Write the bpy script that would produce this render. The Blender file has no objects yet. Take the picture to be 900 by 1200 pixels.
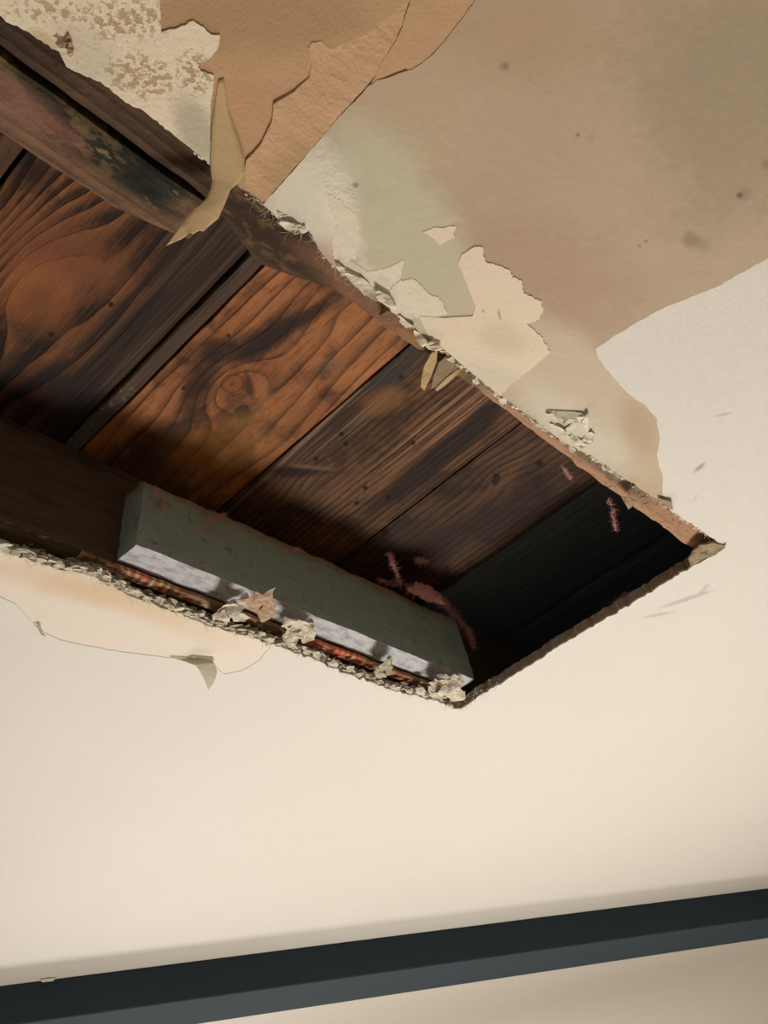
import bpy, bmesh, math, random
from mathutils import Vector, Matrix, noise
from mathutils.geometry import tessellate_polygon

# ------------------------------------------------------------------ camera
S = 0.6            # metres per plane unit (lens to ceiling distance)
ZC = 1.8           # lens height
F = 1114.0         # focal length in pixels of the 900x1200 frame

def _n(v): return v.normalized()
_V2 = Vector((1600-450, 600-1215, -F)); _V1 = Vector((-1400-450, 600-2040, -F))
AX = _n(_V2); AY = _n(-_V1); AZ = _n(AX.cross(AY))
if AZ.y < 0: AY = -AY; AZ = -AZ
AY = AZ.cross(AX)
R3 = Matrix((AX, AY, AZ))            # world <- camera

cam_d = bpy.data.cameras.new('camera'); cam = bpy.data.objects.new('camera', cam_d)
bpy.context.scene.collection.objects.link(cam)
cam.matrix_world = Matrix.Translation((0, 0, ZC)) @ R3.to_4x4()
cam_d.sensor_fit = 'AUTO'; cam_d.sensor_width = 36.0; cam_d.lens = F*36.0/1200.0
cam_d.clip_start = 0.01
SC = bpy.context.scene
SC.camera = cam

# ------------------------------------------------------------------ light
def srgb(r, g, b):
    f = lambda c: (c/255.0)/12.92 if c/255.0 <= 0.04045 else ((c/255.0+0.055)/1.055)**2.4
    return (f(r), f(g), f(b))
w = bpy.data.worlds.new('world'); SC.world = w; w.use_nodes = True
w.node_tree.nodes['Background'].inputs[0].default_value = (1.0, 0.975, 0.93, 1)
w.node_tree.nodes['Background'].inputs[1].default_value = 0.53
# the surroundings are brighter on the window side (+y) than on the inner side of the room
_t = w.node_tree; _g = _t.nodes.new('ShaderNodeTexCoord'); _s = _t.nodes.new('ShaderNodeSeparateXYZ')
_m = _t.nodes.new('ShaderNodeMapRange'); _m.interpolation_type = 'SMOOTHSTEP'
_m.inputs[1].default_value = -.5; _m.inputs[2].default_value = .6; _m.inputs[3].default_value = .62; _m.inputs[4].default_value = 1.0
_x = _t.nodes.new('ShaderNodeMix'); _x.data_type = 'RGBA'; _x.inputs[6].default_value = (0, 0, 0, 1); _x.inputs[7].default_value = (1.0, 0.975, 0.93, 1)
_t.links.new(_g.outputs['Generated'], _s.inputs[0]); _t.links.new(_s.outputs[1], _m.inputs[0])
_t.links.new(_m.outputs[0], _x.inputs[0]); _t.links.new(_x.outputs[2], _t.nodes['Background'].inputs[0])
def area(name, loc, target, size, power, col, sy=None):
    l = bpy.data.lights.new(name, 'AREA'); l.energy = power; l.color = col
    l.shape = 'RECTANGLE'; l.size = size; l.size_y = sy or size
    o = bpy.data.objects.new(name, l); SC.collection.objects.link(o)
    o.location = loc
    o.rotation_euler = (Vector(target)-Vector(loc)).to_track_quat('-Z', 'Y').to_euler()
    return o
key = area('window_daylight', (1.62, 1.15, 0.00), (0.92, -0.02, 2.4), 0.8, 35, (1.0, 0.98, 0.95))
key.data.spread = math.radians(105)
area('far_ceiling_fill', (3.2, 4.6, 0.1), (3.4, 4.4, 2.4), 1.2, 110, (1.0, 0.975, 0.94))  # added fill without a known source, brightens the ceiling beyond the beam
SC.view_settings.view_transform = 'Standard'; SC.view_settings.look = 'None'
SC.view_settings.gamma = 1.0; SC.view_settings.use_curve_mapping = False
SC.view_settings.exposure = 0.27

# ------------------------------------------------------------------ geometry helpers (plane units: x, y, h with h = 1 at the ceiling)
def P(px, py, h=1.0):
    d = R3 @ Vector((px-450, 600-py, -F)); return Vector((d.x*h/d.z, d.y*h/d.z, h))
def PY(px, py, Y):
    d = R3 @ Vector((px-450, 600-py, -F)); k = Y/d.y; return Vector((d.x*k, Y, d.z*k))
def tow(p): return Vector((p[0]*S, p[1]*S, ZC+p[2]*S))
def link(name, bm, mat, parent=None, origin=None, smooth=False, tagd=None):
    """bm holds plane units; origin is in plane units too"""
    origin = Vector(origin) if origin is not None else Vector((0, 0, 1))
    me = bpy.data.meshes.new(name)
    bmesh.ops.recalc_face_normals(bm, faces=bm.faces[:])
    co = [v.co.copy() for v in bm.verts]
    ow = tow(origin)
    for v in bm.verts: v.co = tow(v.co) - ow
    bm.to_mesh(me); bm.free()
    at = me.attributes.new('wp', 'FLOAT_VECTOR', 'POINT')
    at.data.foreach_set('vector', [c for p in co for c in p])
    if smooth:
        me.polygons.foreach_set('use_smooth', [True]*len(me.polygons))
    if mat: me.materials.append(mat)
    o = bpy.data.objects.new(name, me); SC.collection.objects.link(o)
    if parent:
        o.parent = parent
        o.location = ow - parent.location
    else:
        o.location = ow
    return o
def tag(o, label=None, cat=None, group=None, kind=None):
    if label: o['label'] = label
    if cat: o['category'] = cat
    if group: o['group'] = group
    if kind: o['kind'] = kind
    return o
def empty(name, origin):
    o = bpy.data.objects.new(name, None); SC.collection.objects.link(o); o.empty_display_size = 0.02
    o.location = tow(Vector(origin)); return o

def fr(t, seed):
    return (noise.noise(Vector((t, seed*7.31, 0.3))) + 0.5*noise.noise(Vector((t*2.3, seed*3.1, 4.1)))
            + 0.3*noise.noise(Vector((t*5.7, seed*1.7, 9.2))))
def rough(pts, amp=2.0, step=4.0, freq=0.12, seed=1.0, closed=True):
    """subdivide a pixel polyline and displace it; a vertex may carry its own amp for the edge that starts there"""
    out = []; n = len(pts); L = 0.0
    for i in range(n if closed else n-1):
        a = pts[i]; b = pts[(i+1) % n]
        am = a[2] if len(a) > 2 else amp
        dx, dy = b[0]-a[0], b[1]-a[1]; l = math.hypot(dx, dy) or 1e-6
        k = max(1, int(l/step)) if am > 0 else 1
        for j in range(k):
            t = j/k
            d = am*fr((L+l*t)*freq, seed)
            fade = 1.0 if am > 0 else 0.0
            out.append((a[0]+dx*t - dy/l*d*fade, a[1]+dy*t + dx/l*d*fade))
        L += l
    if not closed: out.append(tuple(pts[-1][:2]))
    return out
def plane(pts, h=1.0): return [P(x, y, h) for x, y in pts]

def layer(name, outer, holes, htop, hbot, mat, parent=None, hfun=None, origin=None):
    """a sheet between htop and hbot (hbot nearer the room); outlines are lists of plane vectors"""
    loops = [outer]+list(holes)
    flat = [Vector((p[0], p[1], 0)) for L in loops for p in L]
    tris = tessellate_polygon([[Vector((p[0], p[1], 0)) for p in L] for L in loops])
    bm = bmesh.new()
    hb = [hbot if hfun is None else hfun(p, hbot) for p in flat]
    lo = [bm.verts.new((p.x, p.y, h)) for p, h in zip(flat, hb)]
    hi = [bm.verts.new((p.x, p.y, htop)) for p in flat]
    for t in tris:
        try: bm.faces.new([lo[i] for i in t]); bm.faces.new([hi[i] for i in reversed(t)])
        except ValueError: pass
    k = 0
    for L in loops:
        n = len(L)
        for i in range(n):
            a, b = k+i, k+(i+1) % n
            try: bm.faces.new((lo[a], lo[b], hi[b], hi[a]))
            except ValueError: pass
        k += n
    return link(name, bm, mat, parent, origin)

def relief(name, outer, hbase, hfun, mat, parent, step=.01):
    """sheet whose lower face follows hfun; interior points let it bend smoothly"""
    from mathutils.geometry import delaunay_2d_cdt, intersect_point_quad_2d
    n = len(outer); pts = [Vector((p.x, p.y)) for p in outer]
    def inside(q):
        c = False; j = n-1
        for i in range(n):
            a, b = pts[i], pts[j]
            if (a.y > q.y) != (b.y > q.y) and q.x < (b.x-a.x)*(q.y-a.y)/(b.y-a.y)+a.x: c = not c
            j = i
        return c
    allp = list(pts)
    x0, x1 = min(p.x for p in pts), max(p.x for p in pts); y0, y1 = min(p.y for p in pts), max(p.y for p in pts)
    y = y0
    while y < y1:
        x = x0
        while x < x1:
            q = Vector((x, y))
            if inside(q) and min((q-p).length for p in pts) > step*.4: allp.append(q)
            x += step
        y += step
    v2, e2, f2, *_ = delaunay_2d_cdt(allp, [(i, (i+1) % n) for i in range(n)], [], 0, 1e-6)
    bm = bmesh.new()
    vs = [bm.verts.new((v.x, v.y, hfun(v))) for v in v2]
    for f in f2:
        c = sum((v2[i] for i in f), Vector((0, 0)))/len(f)
        if inside(c):
            try: bm.faces.new([vs[i] for i in f])
            except ValueError: pass
    be = [e for e in bm.edges if len(e.link_faces) == 1]
    g = bmesh.ops.extrude_edge_only(bm, edges=be)
    for v in [x for x in g['geom'] if isinstance(x, bmesh.types.BMVert)]: v.co.z = hbase
    for v in [v for v in bm.verts if not v.link_faces]: bm.verts.remove(v)
    return link(name, bm, mat, parent)

def gridbox(nx, ny, nz, fn):
    """closed box surface; fn maps (u,v,w in 0..1) to plane units"""
    bm = bmesh.new(); vs = {}
    def V(i, j, k):
        key = (i, j, k)
        if key not in vs: vs[key] = bm.verts.new(fn(i/nx, j/ny, k/nz))
        return vs[key]
    for i in range(nx):
        for j in range(ny):
            for k in (0, nz): bm.faces.new((V(i, j, k), V(i+1, j, k), V(i+1, j+1, k), V(i, j+1, k)))
    for i in range(nx):
        for k in range(nz):
            for j in (0, ny): bm.faces.new((V(i, j, k), V(i+1, j, k), V(i+1, j, k+1), V(i, j, k+1)))
    for j in range(ny):
        for k in range(nz):
            for i in (0, nx): bm.faces.new((V(i, j, k), V(i, j+1, k), V(i, j+1, k+1), V(i, j, k+1)))
    return bm
def nz3(p, s, seed):
    q = Vector((p[0]*s+seed, p[1]*s+seed*2.7, p[2]*s-seed))
    return noise.noise(q)
def beam(name, x0, x1, y0, y1, h0, h1, mat, parent=None, amp=0.002, nx=40, ny=4, nz=4, freq=25, seed=1.0, worn=None, origin=None, rnd=0.004):
    """timber; h0 is the face towards the room"""
    def fn(u, v, w):
        p = Vector((x0+(x1-x0)*u, y0+(y1-y0)*v, h0+(h1-h0)*w))
        cx = min(v, 1-v) < 1e-6; cz = min(w, 1-w) < 1e-6; ce = min(u, 1-u) < 1e-6
        if (cx and cz): p.y += rnd*(1 if v < .5 else -1)*.5; p.z += rnd*(1 if w < .5 else -1)*.5
        if ce and (cx or cz): p.x += rnd*(1 if u < .5 else -1)*.5
        p.y += amp*nz3(p, freq, seed); p.z += amp*.6*nz3(p, freq, seed+9)
        if ce: p.x += amp*2*nz3(p, freq*2, seed+4)
        if worn: p = worn(p, u, v, w)
        return p
    return link(name, gridbox(nx, ny, nz, fn), mat, parent, origin or ((x0+x1)/2, (y0+y1)/2, h0))

# ------------------------------------------------------------------ node expressions
class E:
    nt = None
    def __init__(s, v): s.v = v
    @staticmethod
    def m(op, *a, clamp=False):
        n = E.nt.nodes.new('ShaderNodeMath'); n.operation = op; n.use_clamp = clamp
        for i, x in enumerate(a):
            x = x.v if isinstance(x, E) else x
            if isinstance(x, (int, float)): n.inputs[i].default_value = x
            else: E.nt.links.new(x, n.inputs[i])
        return E(n.outputs[0])
    def __add__(s, o): return E.m('ADD', s, o)
    __radd__ = __add__
    def __sub__(s, o): return E.m('SUBTRACT', s, o)
    def __rsub__(s, o): return E.m('SUBTRACT', o, s)
    def __mul__(s, o): return E.m('MULTIPLY', s, o)
    __rmul__ = __mul__
    def __truediv__(s, o): return E.m('DIVIDE', s, o)
    def __neg__(s): return E.m('MULTIPLY', s, -1.0)
def vec(x, y, z):
    n = E.nt.nodes.new('ShaderNodeCombineXYZ')
    for i, a in enumerate((x, y, z)):
        a = a.v if isinstance(a, E) else a
        if isinstance(a, (int, float)): n.inputs[i].default_value = a
        else: E.nt.links.new(a, n.inputs[i])
    return E(n.outputs[0])
def sm(x, a, b):                                  # smoothstep a..b -> 0..1
    n = E.nt.nodes.new('ShaderNodeMapRange'); n.interpolation_type = 'SMOOTHSTEP'
    E.nt.links.new(x.v, n.inputs[0])
    lo, hi, t0, t1 = (a, b, 0.0, 1.0) if a < b else (b, a, 1.0, 0.0)
    for i, q in zip((1, 2, 3, 4), (lo, hi, t0, t1)): n.inputs[i].default_value = q
    return E(n.outputs[0])
def ns(v, scale=1.0, detail=3.0, roughness=0.55, dist=0.0):
    n = E.nt.nodes.new('ShaderNodeTexNoise'); n.inputs['Scale'].default_value = scale
    n.inputs['Detail'].default_value = detail; n.inputs['Roughness'].default_value = roughness
    n.inputs['Distortion'].default_value = dist
    E.nt.links.new(v.v, n.inputs['Vector']); return E(n.outputs[0])
def col(c):
    if isinstance(c, E): return c
    n = E.nt.nodes.new('ShaderNodeRGB'); n.outputs[0].default_value = (*srgb(*c), 1); return E(n.outputs[0])
def mix(a, b, t):
    n = E.nt.nodes.new('ShaderNodeMix'); n.data_type = 'RGBA'
    if isinstance(t, E): E.nt.links.new(t.v, n.inputs[0])
    else: n.inputs[0].default_value = t
    E.nt.links.new(col(a).v, n.inputs[6]); E.nt.links.new(col(b).v, n.inputs[7]); return E(n.outputs[2])
def mx(a, b): return E.m('MAXIMUM', a, b)
def mn(a, b): return E.m('MINIMUM', a, b)
def mat(name, fn, rough_=0.85, spec=0.25, bump_d=0.002):
    m = bpy.data.materials.new(name); m.use_nodes = True; nt = m.node_tree; E.nt = nt
    bs = nt.nodes['Principled BSDF']; bs.inputs['Roughness'].default_value = rough_
    bs.inputs['Specular IOR Level'].default_value = spec
    a = nt.nodes.new('ShaderNodeAttribute'); a.attribute_name = 'wp'
    sp = nt.nodes.new('ShaderNodeSeparateXYZ'); nt.links.new(a.outputs['Vector'], sp.inputs[0])
    x, y, z = (E(o) for o in sp.outputs); p = E(a.outputs['Vector'])
    r = fn(p, x, y, z)
    nt.links.new(col(r[0]).v, bs.inputs['Base Color'])
    if len(r) > 1 and r[1] is not None:
        b = nt.nodes.new('ShaderNodeBump'); b.inputs['Distance'].default_value = bump_d
        nt.links.new(r[1].v, b.inputs['Height']); nt.links.new(b.outputs[0], bs.inputs['Normal'])
    if len(r) > 2 and r[2] is not None:
        nt.links.new(r[2].v, bs.inputs['Roughness'])
    return m
def blob(x, y, c, a, b, soft=0.5, nse=None, h=1.0, plane_h=None):
    """soft ellipse given by its centre and two half-axes in the photograph, laid on the plane at height h"""
    C = P(*c, h); A = P(c[0]+a[0], c[1]+a[1], h)-C; B = P(c[0]+b[0], c[1]+b[1], h)-C
    det = A.x*B.y-A.y*B.x
    ux = (x-C.x)*(B.y/det) - (y-C.y)*(B.x/det)
    uy = (y-C.y)*(A.x/det) - (x-C.x)*(A.y/det)
    d = E.m('SQRT', ux*ux+uy*uy)
    if nse is not None: d = d+nse
    return sm(d, 1+soft, 1-soft)
def circ(x, y, c, r, soft=.5, nse=None, h=1.0): return blob(x, y, c, (r, 0), (0, r), soft, nse, h)

# ------------------------------------------------------------------ materials: ceiling
def f_paint(p, x, y, z):
    n = ns(p, 3, 4); f = ns(p, 260, 3)
    c = mix((216, 210, 197), (211, 204, 190), n)
    # pale tan water stain near the left rim
    wob = (ns(p, 14, 4)-.5)*1.2
    c = mix(c, (205, 170, 125), blob(x, y, (110, 694), (80, 24), (-8, 14), .8, wob)*.45)
    c = mix(c, (214, 190, 155), blob(x, y, (175, 715), (70, 30), (-8, 12), .8, wob)*.35)
    w2 = (ns(p, 60, 3)-.5)*.9
    for (cx, cy, ax, ay, bx, by, k) in ((805, 700, 26, -9, 1, 2.2, .38), (770, 719, 16, -3, 1, 1.6, .32), (825, 688, 6, -6, 1.5, 1.5, .3),
                                         (819, 546, 6, -5, 1.5, 1.6, .6), (847, 484, 8, -2, .6, 1.6, .35), (735, 446, 4, 1, -1, 2, .0),
                                         (814, 582, 3, -4, 1, 1, .2), (762, 416, 1.5, 0, 0, 1.5, .0)):
        if k: c = mix(c, (120, 118, 108), blob(x, y, (cx, cy), (ax, ay), (bx, by), .6, w2)*k)
    return c, f*.25+ns(p, 40, 3)*.6, None
M_paint = mat('painted_ceiling_paper', f_paint, .6, .3, .0012)

def f_taupe(p, x, y, z):
    n1 = (ns(p, 5, 5)-.5); n2 = (ns(p, 22, 5, .65)-.5); n3 = ns(p, 90, 4)
    wb = n1*1.6+n2*1.0+(n3-.5)*.5
    c = mix((186, 164, 139), (178, 157, 132), ns(p, 9, 4))
    c = mix(c, (158, 143, 117), blob(x, y, (880, 120), (110, 40), (-40, 130), .6, wb)*.8)
    c = mix(c, (176, 149, 116), blob(x, y, (600, 40), (110, 0), (0, 60), .7, wb)*.7)
    c = mix(c, (187, 166, 136), blob(x, y, (490, 150), (90, -40), (30, 60), .6, wb)*.7)
    c = mix(c, (170, 138, 112), blob(x, y, (640, 330), (80, 40), (-30, 60), .6, wb)*.5)
    # grey-green skim bleeding out of the broken edge
    c = mix(c, (192, 183, 156), blob(x, y, (462, 262), (62, 84), (48, -40), .3, wb*.7)*.95)
    c = mix(c, (190, 181, 155), blob(x, y, (515, 350), (30, 60), (36, -20), .35, wb*.6)*.9)
    c = mix(c, (197, 181, 156), blob(x, y, (690, 470), (92, 88), (38, -36), .28, wb*.45)*.95)
    c = mix(c, (184, 165, 138), blob(x, y, (755, 530), (16, 60), (20, -10), .5, wb*.5)*.6)
    c = mix(c, (206, 196, 175), blob(x, y, (672, 500), (62, 44), (18, -16), .6, wb*.8)*.8)
    c = mix(c, (178, 150, 120), blob(x, y, (750, 500), (14, 24), (14, -10), .7, wb)*.5)
    # whiter plaster dust along the rim
    c = mix(c, (213, 205, 184), blob(x, y, (362, 228), (40, 44), (34, -40), .35, wb*.6)*.95)
    c = mix(c, (219, 209, 189), blob(x, y, (404, 262), (18, 40), (16, -10), .35, wb*.9)*.9)
    c = mix(c, (218, 208, 190), blob(x, y, (440, 340), (30, 26), (14, -16), .5, wb*.9)*.8)
    dk = (98, 88, 72)
    w2 = (ns(p, 70, 3)-.5)*.8
    for (cx, cy, r, k) in ((808, 279, 9, .42), (822, 285, 9, .2), (865, 227, 3.5, .75), (873, 226, 7, .2), (592, 76, 4, .4), (590, 77, 6, .25),
                           (676, 156, 2.5, .5), (756, 281, 2, .45), (748, 286, 2, .4), (897, 190, 6, .3), (416, 215, 3, .6), (690, 160, 5, .12),
                           (620, 90, 4, .1), (700, 275, 3, .12)):
        c = mix(c, dk, circ(x, y, (cx, cy), r, .6, w2)*k)
    rg = blob(x, y, (395, 215), (34, 50), (24, -16), .6, wb)
    return c, n3*.3+ns(p, 16, 4)*.5+ns(p, 45, 5, .65)*rg*1.0, None
M_taupe = mat('torn_drywall_face', f_taupe, .85, .15, .002)

def f_kraft(p, x, y, z):
    wb = (ns(p, 7, 5)-.5)*1.6
    c = mix((186, 153, 115), (192, 154, 120), ns(p, 8, 4))
    c = mix(c, (186, 143, 110), blob(x, y, (290, 140), (50, 20), (-20, 50), .6, wb)*.5)
    c = mix(c, (166, 138, 90), blob(x, y, (262, 175), (14, 60), (16, 0), .5, wb*.5)*.8)
    c = mix(c, (160, 130, 92), blob(x, y, (310, 20), (130, 0), (0, 40), .7, wb)*.6)
    gr = sm(ns(p, 400, 2), .62, .75)
    c = mix(c, (140, 108, 74), gr*.3)
    w2 = (ns(p, 70, 3)-.5)*.8
    c = mix(c, (110, 80, 52), circ(x, y, (407, 68), 2.4, .5, w2)*.6)
    b = ns(p, 30, 5, .6)*.5+ns(p, 220, 3)*.25
    return c, b, None
M_kraft = mat('brown_kraft_paper', f_kraft, .9, .1, .0025)
def f_kraft2(p, x, y, z):
    c = mix((203, 164, 127), (190, 154, 117), ns(p, 10, 4))
    c = mix(c, (168, 138, 98), blob(x, y, (345, 205), (40, -40), (20, 20), .6, (ns(p, 9, 4)-.5))*.6)
    fold = ns(vec(x*18, y*50, 0), 1, 4, .6)
    return c, fold*.9+ns(p, 220, 3)*.3+E.m('ABSOLUTE', ns(p, 24, 4, .6)-.5)*.8, None
M_kraft2 = mat('orange_kraft_paper', f_kraft2, .9, .1, .0025)

def f_white(p, x, y, z):
    wb = (ns(p, 7, 4)-.5)*1.2
    c = mix((222, 207, 178), (228, 212, 184), ns(p, 8, 4))
    c = mix(c, (172, 162, 140), blob(x, y, (232, 152), (22, 34), (14, -14), .5, wb)*.75)
    c = mix(c, (196, 186, 162), blob(x, y, (100, 65), (30, 30), (20, -20), .6, wb)*.6)
    sp = ns(vec(x*1.0, y*1.0, 0), 150, 4, .6)
    reg = mx(mx(blob(x, y, (165, 88), (44, 10), (-8, 26), .5, wb*.4), blob(x, y, (150, 20), (60, 0), (0, 26), .6, wb*.4)),
             mx(blob(x, y, (60, 10), (60, 0), (0, 16), .6, wb*.4)*.9, blob(x, y, (228, 84), (20, 14), (-8, 24), .5, wb*.4)))
    spots = sm(sp+reg*.15, .62, .70)*reg
    c = mix(c, (176, 144, 104), spots*.85)
    sp2 = sm(ns(p, 120, 3), .6, .68)*blob(x, y, (110, 60), (60, 30), (-10, 40), .6, wb)
    c = mix(c, (176, 156, 120), sp2*.55)
    c = mix(c, (186, 158, 110), blob(x, y, (48, 42), (14, 6), (-3, 6), .6, wb)*.6)
    return c, ns(p, 150, 4, .6)*.5-spots*.15, None
M_white = mat('spotted_white_plaster', f_white, .9, .15, .002)

def flat(c1, c2, s=12, bs=120, ba=.4):
    return lambda p, x, y, z: (mix(c1, c2, ns(p, s, 4)), ns(p, bs, 4)*ba)
def f_peach(p, x, y, z):
    wb = (ns(p, 7, 4)-.5)*1.4
    c = mix((219, 200, 173), (223, 205, 180), ns(p, 10, 4))
    c = mix(c, (203, 186, 158), blob(x, y, (590, 395), (26, 10), (-8, 14), .7, wb)*.7)
    c = mix(c, (205, 193, 170), blob(x, y, (585, 450), (50, 10), (20, 24), .6, wb)*.8)
    c = mix(c, (90, 70, 48), blob(x, y, (584, 366), (1.2, 6), (1.4, 0), .5)*.5)
    c = mix(c, (110, 90, 64), circ(x, y, (565, 362), 2, .5)*.4)
    return c, ns(p, 120, 4)*.4
M_peach = mat('peach_primer', f_peach, .8, .2, .0015)
M_pale = mat('pale_plaster', flat((220, 209, 186), (214, 202, 178), 18, 60, .9), .85, .15, .0018)
M_blush = mat('blush_paper', lambda p, x, y, z: (
    mix(mix(mix((226, 213, 196), (222, 208, 190), ns(p, 6, 4)),
        (206, 170, 122), blob(x, y, (105, 690), (84, 22), (-10, 13), .8, (ns(p, 12, 4)-.5)*1.3)*.6),
        (214, 186, 148), blob(x, y, (190, 722), (70, 26), (-8, 11), .8, (ns(p, 12, 4)-.5)*1.3)*.5), ns(p, 160, 3)*.3), .7, .25, .001)
def f_gyp(p, x, y, z):
    n = ns(p, 60, 5, .65)
    c = mix((190, 186, 160), (222, 218, 196), sm(n, .35, .65))
    c = mix(c, (140, 124, 98), sm(ns(p, 38, 4, .6), .55, .68)*.6)
    # the right rim is browner and dirtier
    c = mix(c, (150, 128, 102), sm(x, 1.66, 1.70)*.75)
    c = mix(c, (112, 84, 58), sm(y, .62, .40)*.6)
    return c, ns(p, 120, 5, .7)*1.0
M_gyp = mat('broken_gypsum_core', f_gyp, .95, .1, .004)

# ------------------------------------------------------------------ ceiling outlines
X0 = -0.25                                     # the opening runs on past the left of the picture
near_px = [(0, 18, 1), (7, 25), (23, 32), (47, 47), (60, 56), (70, 60), (77, 78), (97, 88), (117, 95), (133, 108), (147, 120), (167, 129),
           (200, 155, 1), (247, 193, .5), (262, 206, .5), (277, 217, 1), (308, 238, 2), (331, 262, 2.5), (353, 273, 2), (361, 269, 2), (378, 299, 2), (387, 308), (423, 337, 2.5),
           (451, 353, 2.5), (457, 364, 2), (479, 377), (498, 398, 2.5), (516, 405), (538, 424), (571, 451), (616, 484), (660, 518),
           (691, 532), (727, 557), (767, 583), (789, 599), (816, 617, 1), (849, 640, .5)]
far_px = [(849, 641, .8), (808, 664), (770, 687), (736, 708), (677, 742), (618, 780), (560, 815, .8), (541, 829, 1.5), (527, 829, 3), (512, 820, 3), (448, 803, 3), (399, 785, 3), (353, 765, 3),
          (316, 753, 3), (299, 746), (245, 732, 3), (213, 718), (178, 707), (142, 692), (110, 674), (53, 661), (0, 643)]
near = [P(*q) for q in rough(near_px, 1.6, 4, .16, 3, closed=False)]
far = [P(*q) for q in rough(far_px, 2.0, 4, .2, 7, closed=False)]
hole = [Vector((X0, near[0].y+.01, 1))] + near + far[1:] + [Vector((X0, far[-1].y, 1))]

T = 0.020                                      # drywall thickness
CW = [Vector((-2.5, -4, 1)), Vector((16, -4, 1)), Vector((16, 12, 1)), Vector((-2.5, 12, 1))]
ceiling = layer('ceiling', CW, [hole], 1+T, 1.0, M_gyp)
tag(ceiling, 'drywall ceiling with a long rectangular opening cut in it', kind='structure')
# layer heights (smaller h = nearer the room)
def up(pts_px, **k): return [P(*q) for q in rough(pts_px, **k)]
# kraft paper: whole torn area
tornfar = [(900, 300), (870, 317), (840, 333), (800, 350), (770, 362), (735, 382), (712, 397, 0), (697, 407, 0), (700, 418), (704, 424), (727, 451), (740, 464), (753, 471, 1.5),
           (769, 489, 1), (772, 513, 1), (769, 536, 1.5), (776, 558, 1), (776, 584, 1.5), (787, 599, 0)]
torn = [P(*q) for q in rough(tornfar, 1.0, 4, .12, 11, closed=False)]
i_end = min(range(len(near)), key=lambda i: (near[i]-P(789, 599)).length)
nr = near[:i_end+1]
def off(L, d): return [Vector((p.x, p.y+d, p.z)) for p in L]
region = [Vector((1.35, -.35, 1)), Vector((1.5, -1.2, 1)), Vector((-.6, -1.2, 1)), Vector((X0, .39, 1))] + off(nr, -.002) + list(reversed(torn))
def child(name, outer, h0, h1, m, label=None, holes=(), hfun=None):
    o = layer(name, outer, holes, h0, h1, m, ceiling, hfun)
    if label: o['label'] = label
    return o
child('kraft_paper', region, 1.0002, .9993, M_kraft, 'rough orange-brown kraft paper bared at the top')
# orange flap of paper with a raised left rim
o2 = rough([(287, 214, .8), (285, 200), (288, 186), (300, 174), (305, 168), (314, 150), (318, 140), (320, 120, 1), (345, 105), (362, 90, 1), (365, 76), (361, 56, 1), (365, 49), (375, 48), (388, 57, 0),
            (430, 40, 0), (478, 0, 1), (472, 26), (462, 48), (450, 66), (437, 90, 1), (425, 104), (400, 130), (370, 166), (340, 200), (309, 235, 0)], 1.0, 4, .1, 5)
qa, qb = P(392, 62), P(478, 0)
def h2(v):
    # fades into the sheet above it towards the hook of the crack, wrinkled along its length
    ab = Vector((qb.x-qa.x, qb.y-qa.y)); t = max(0, min(1, (Vector((v.x-qa.x, v.y-qa.y))).dot(ab)/ab.length_squared))
    d = (Vector((v.x-qa.x, v.y-qa.y))-ab*t).length
    k = min(1, d/.07); k = k*k*(3-2*k)
    w_ = abs(noise.noise(Vector((v.x*16, v.y*34, 2))))+.5*abs(noise.noise(Vector((v.x*40, v.y*80, 5))))
    return .9993-.0028*k-.0016*w_*k
fo = relief('kraft_flap', [P(*q) for q in o2], .9996, h2, M_kraft2, ceiling, .006)
fo['label'] = 'lifted flap of orange kraft paper with a ragged left rim'
# second tan strip between the two cracks
o3 = rough([(480, -60, 0), (480, 0, 1), (472, 28), (463, 48), (450, 66), (438, 90, 1), (434, 97, 1), (443, 92), (452, 88), (464, 83), (474, 79, .8), (482, 83), (495, 72), (508, 60), (522, 44), (535, 28), (545, 14), (555, 0, 0), (590, -60, 0)], .8, 4, .14, 6)
child('kraft_strip', [P(*q) for q in o3], .9996, .9974, M_kraft, 'tan strip of kraft paper between two cracks')
# taupe face, the large torn area on the right
crack = rough([(590, -60, 0), (555, 0, 1), (545, 14), (535, 28), (522, 44), (508, 60), (495, 72), (482, 80, 1), (470, 83), (452, 90), (440, 93), (432, 99), (424, 108), (400, 132), (370, 167), (340, 202), (312, 233, .3), (308, 238)],
              1.0, 4, .12, 8, closed=False)
i_s = min(range(len(near)), key=lambda i: (near[i]-P(308, 238)).length)
taupe = [P(*q) for q in crack] + off(near[i_s+1:i_end+1], -.001) + list(reversed(torn)) + [Vector((1.35, -.35, 1)), Vector((1.5, -1.2, 1)), Vector((.3, -1.2, 1))]
child('torn_drywall_face', taupe, .9996, .9966, M_taupe, 'taupe torn face of the drywall with grey smudges')
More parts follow.
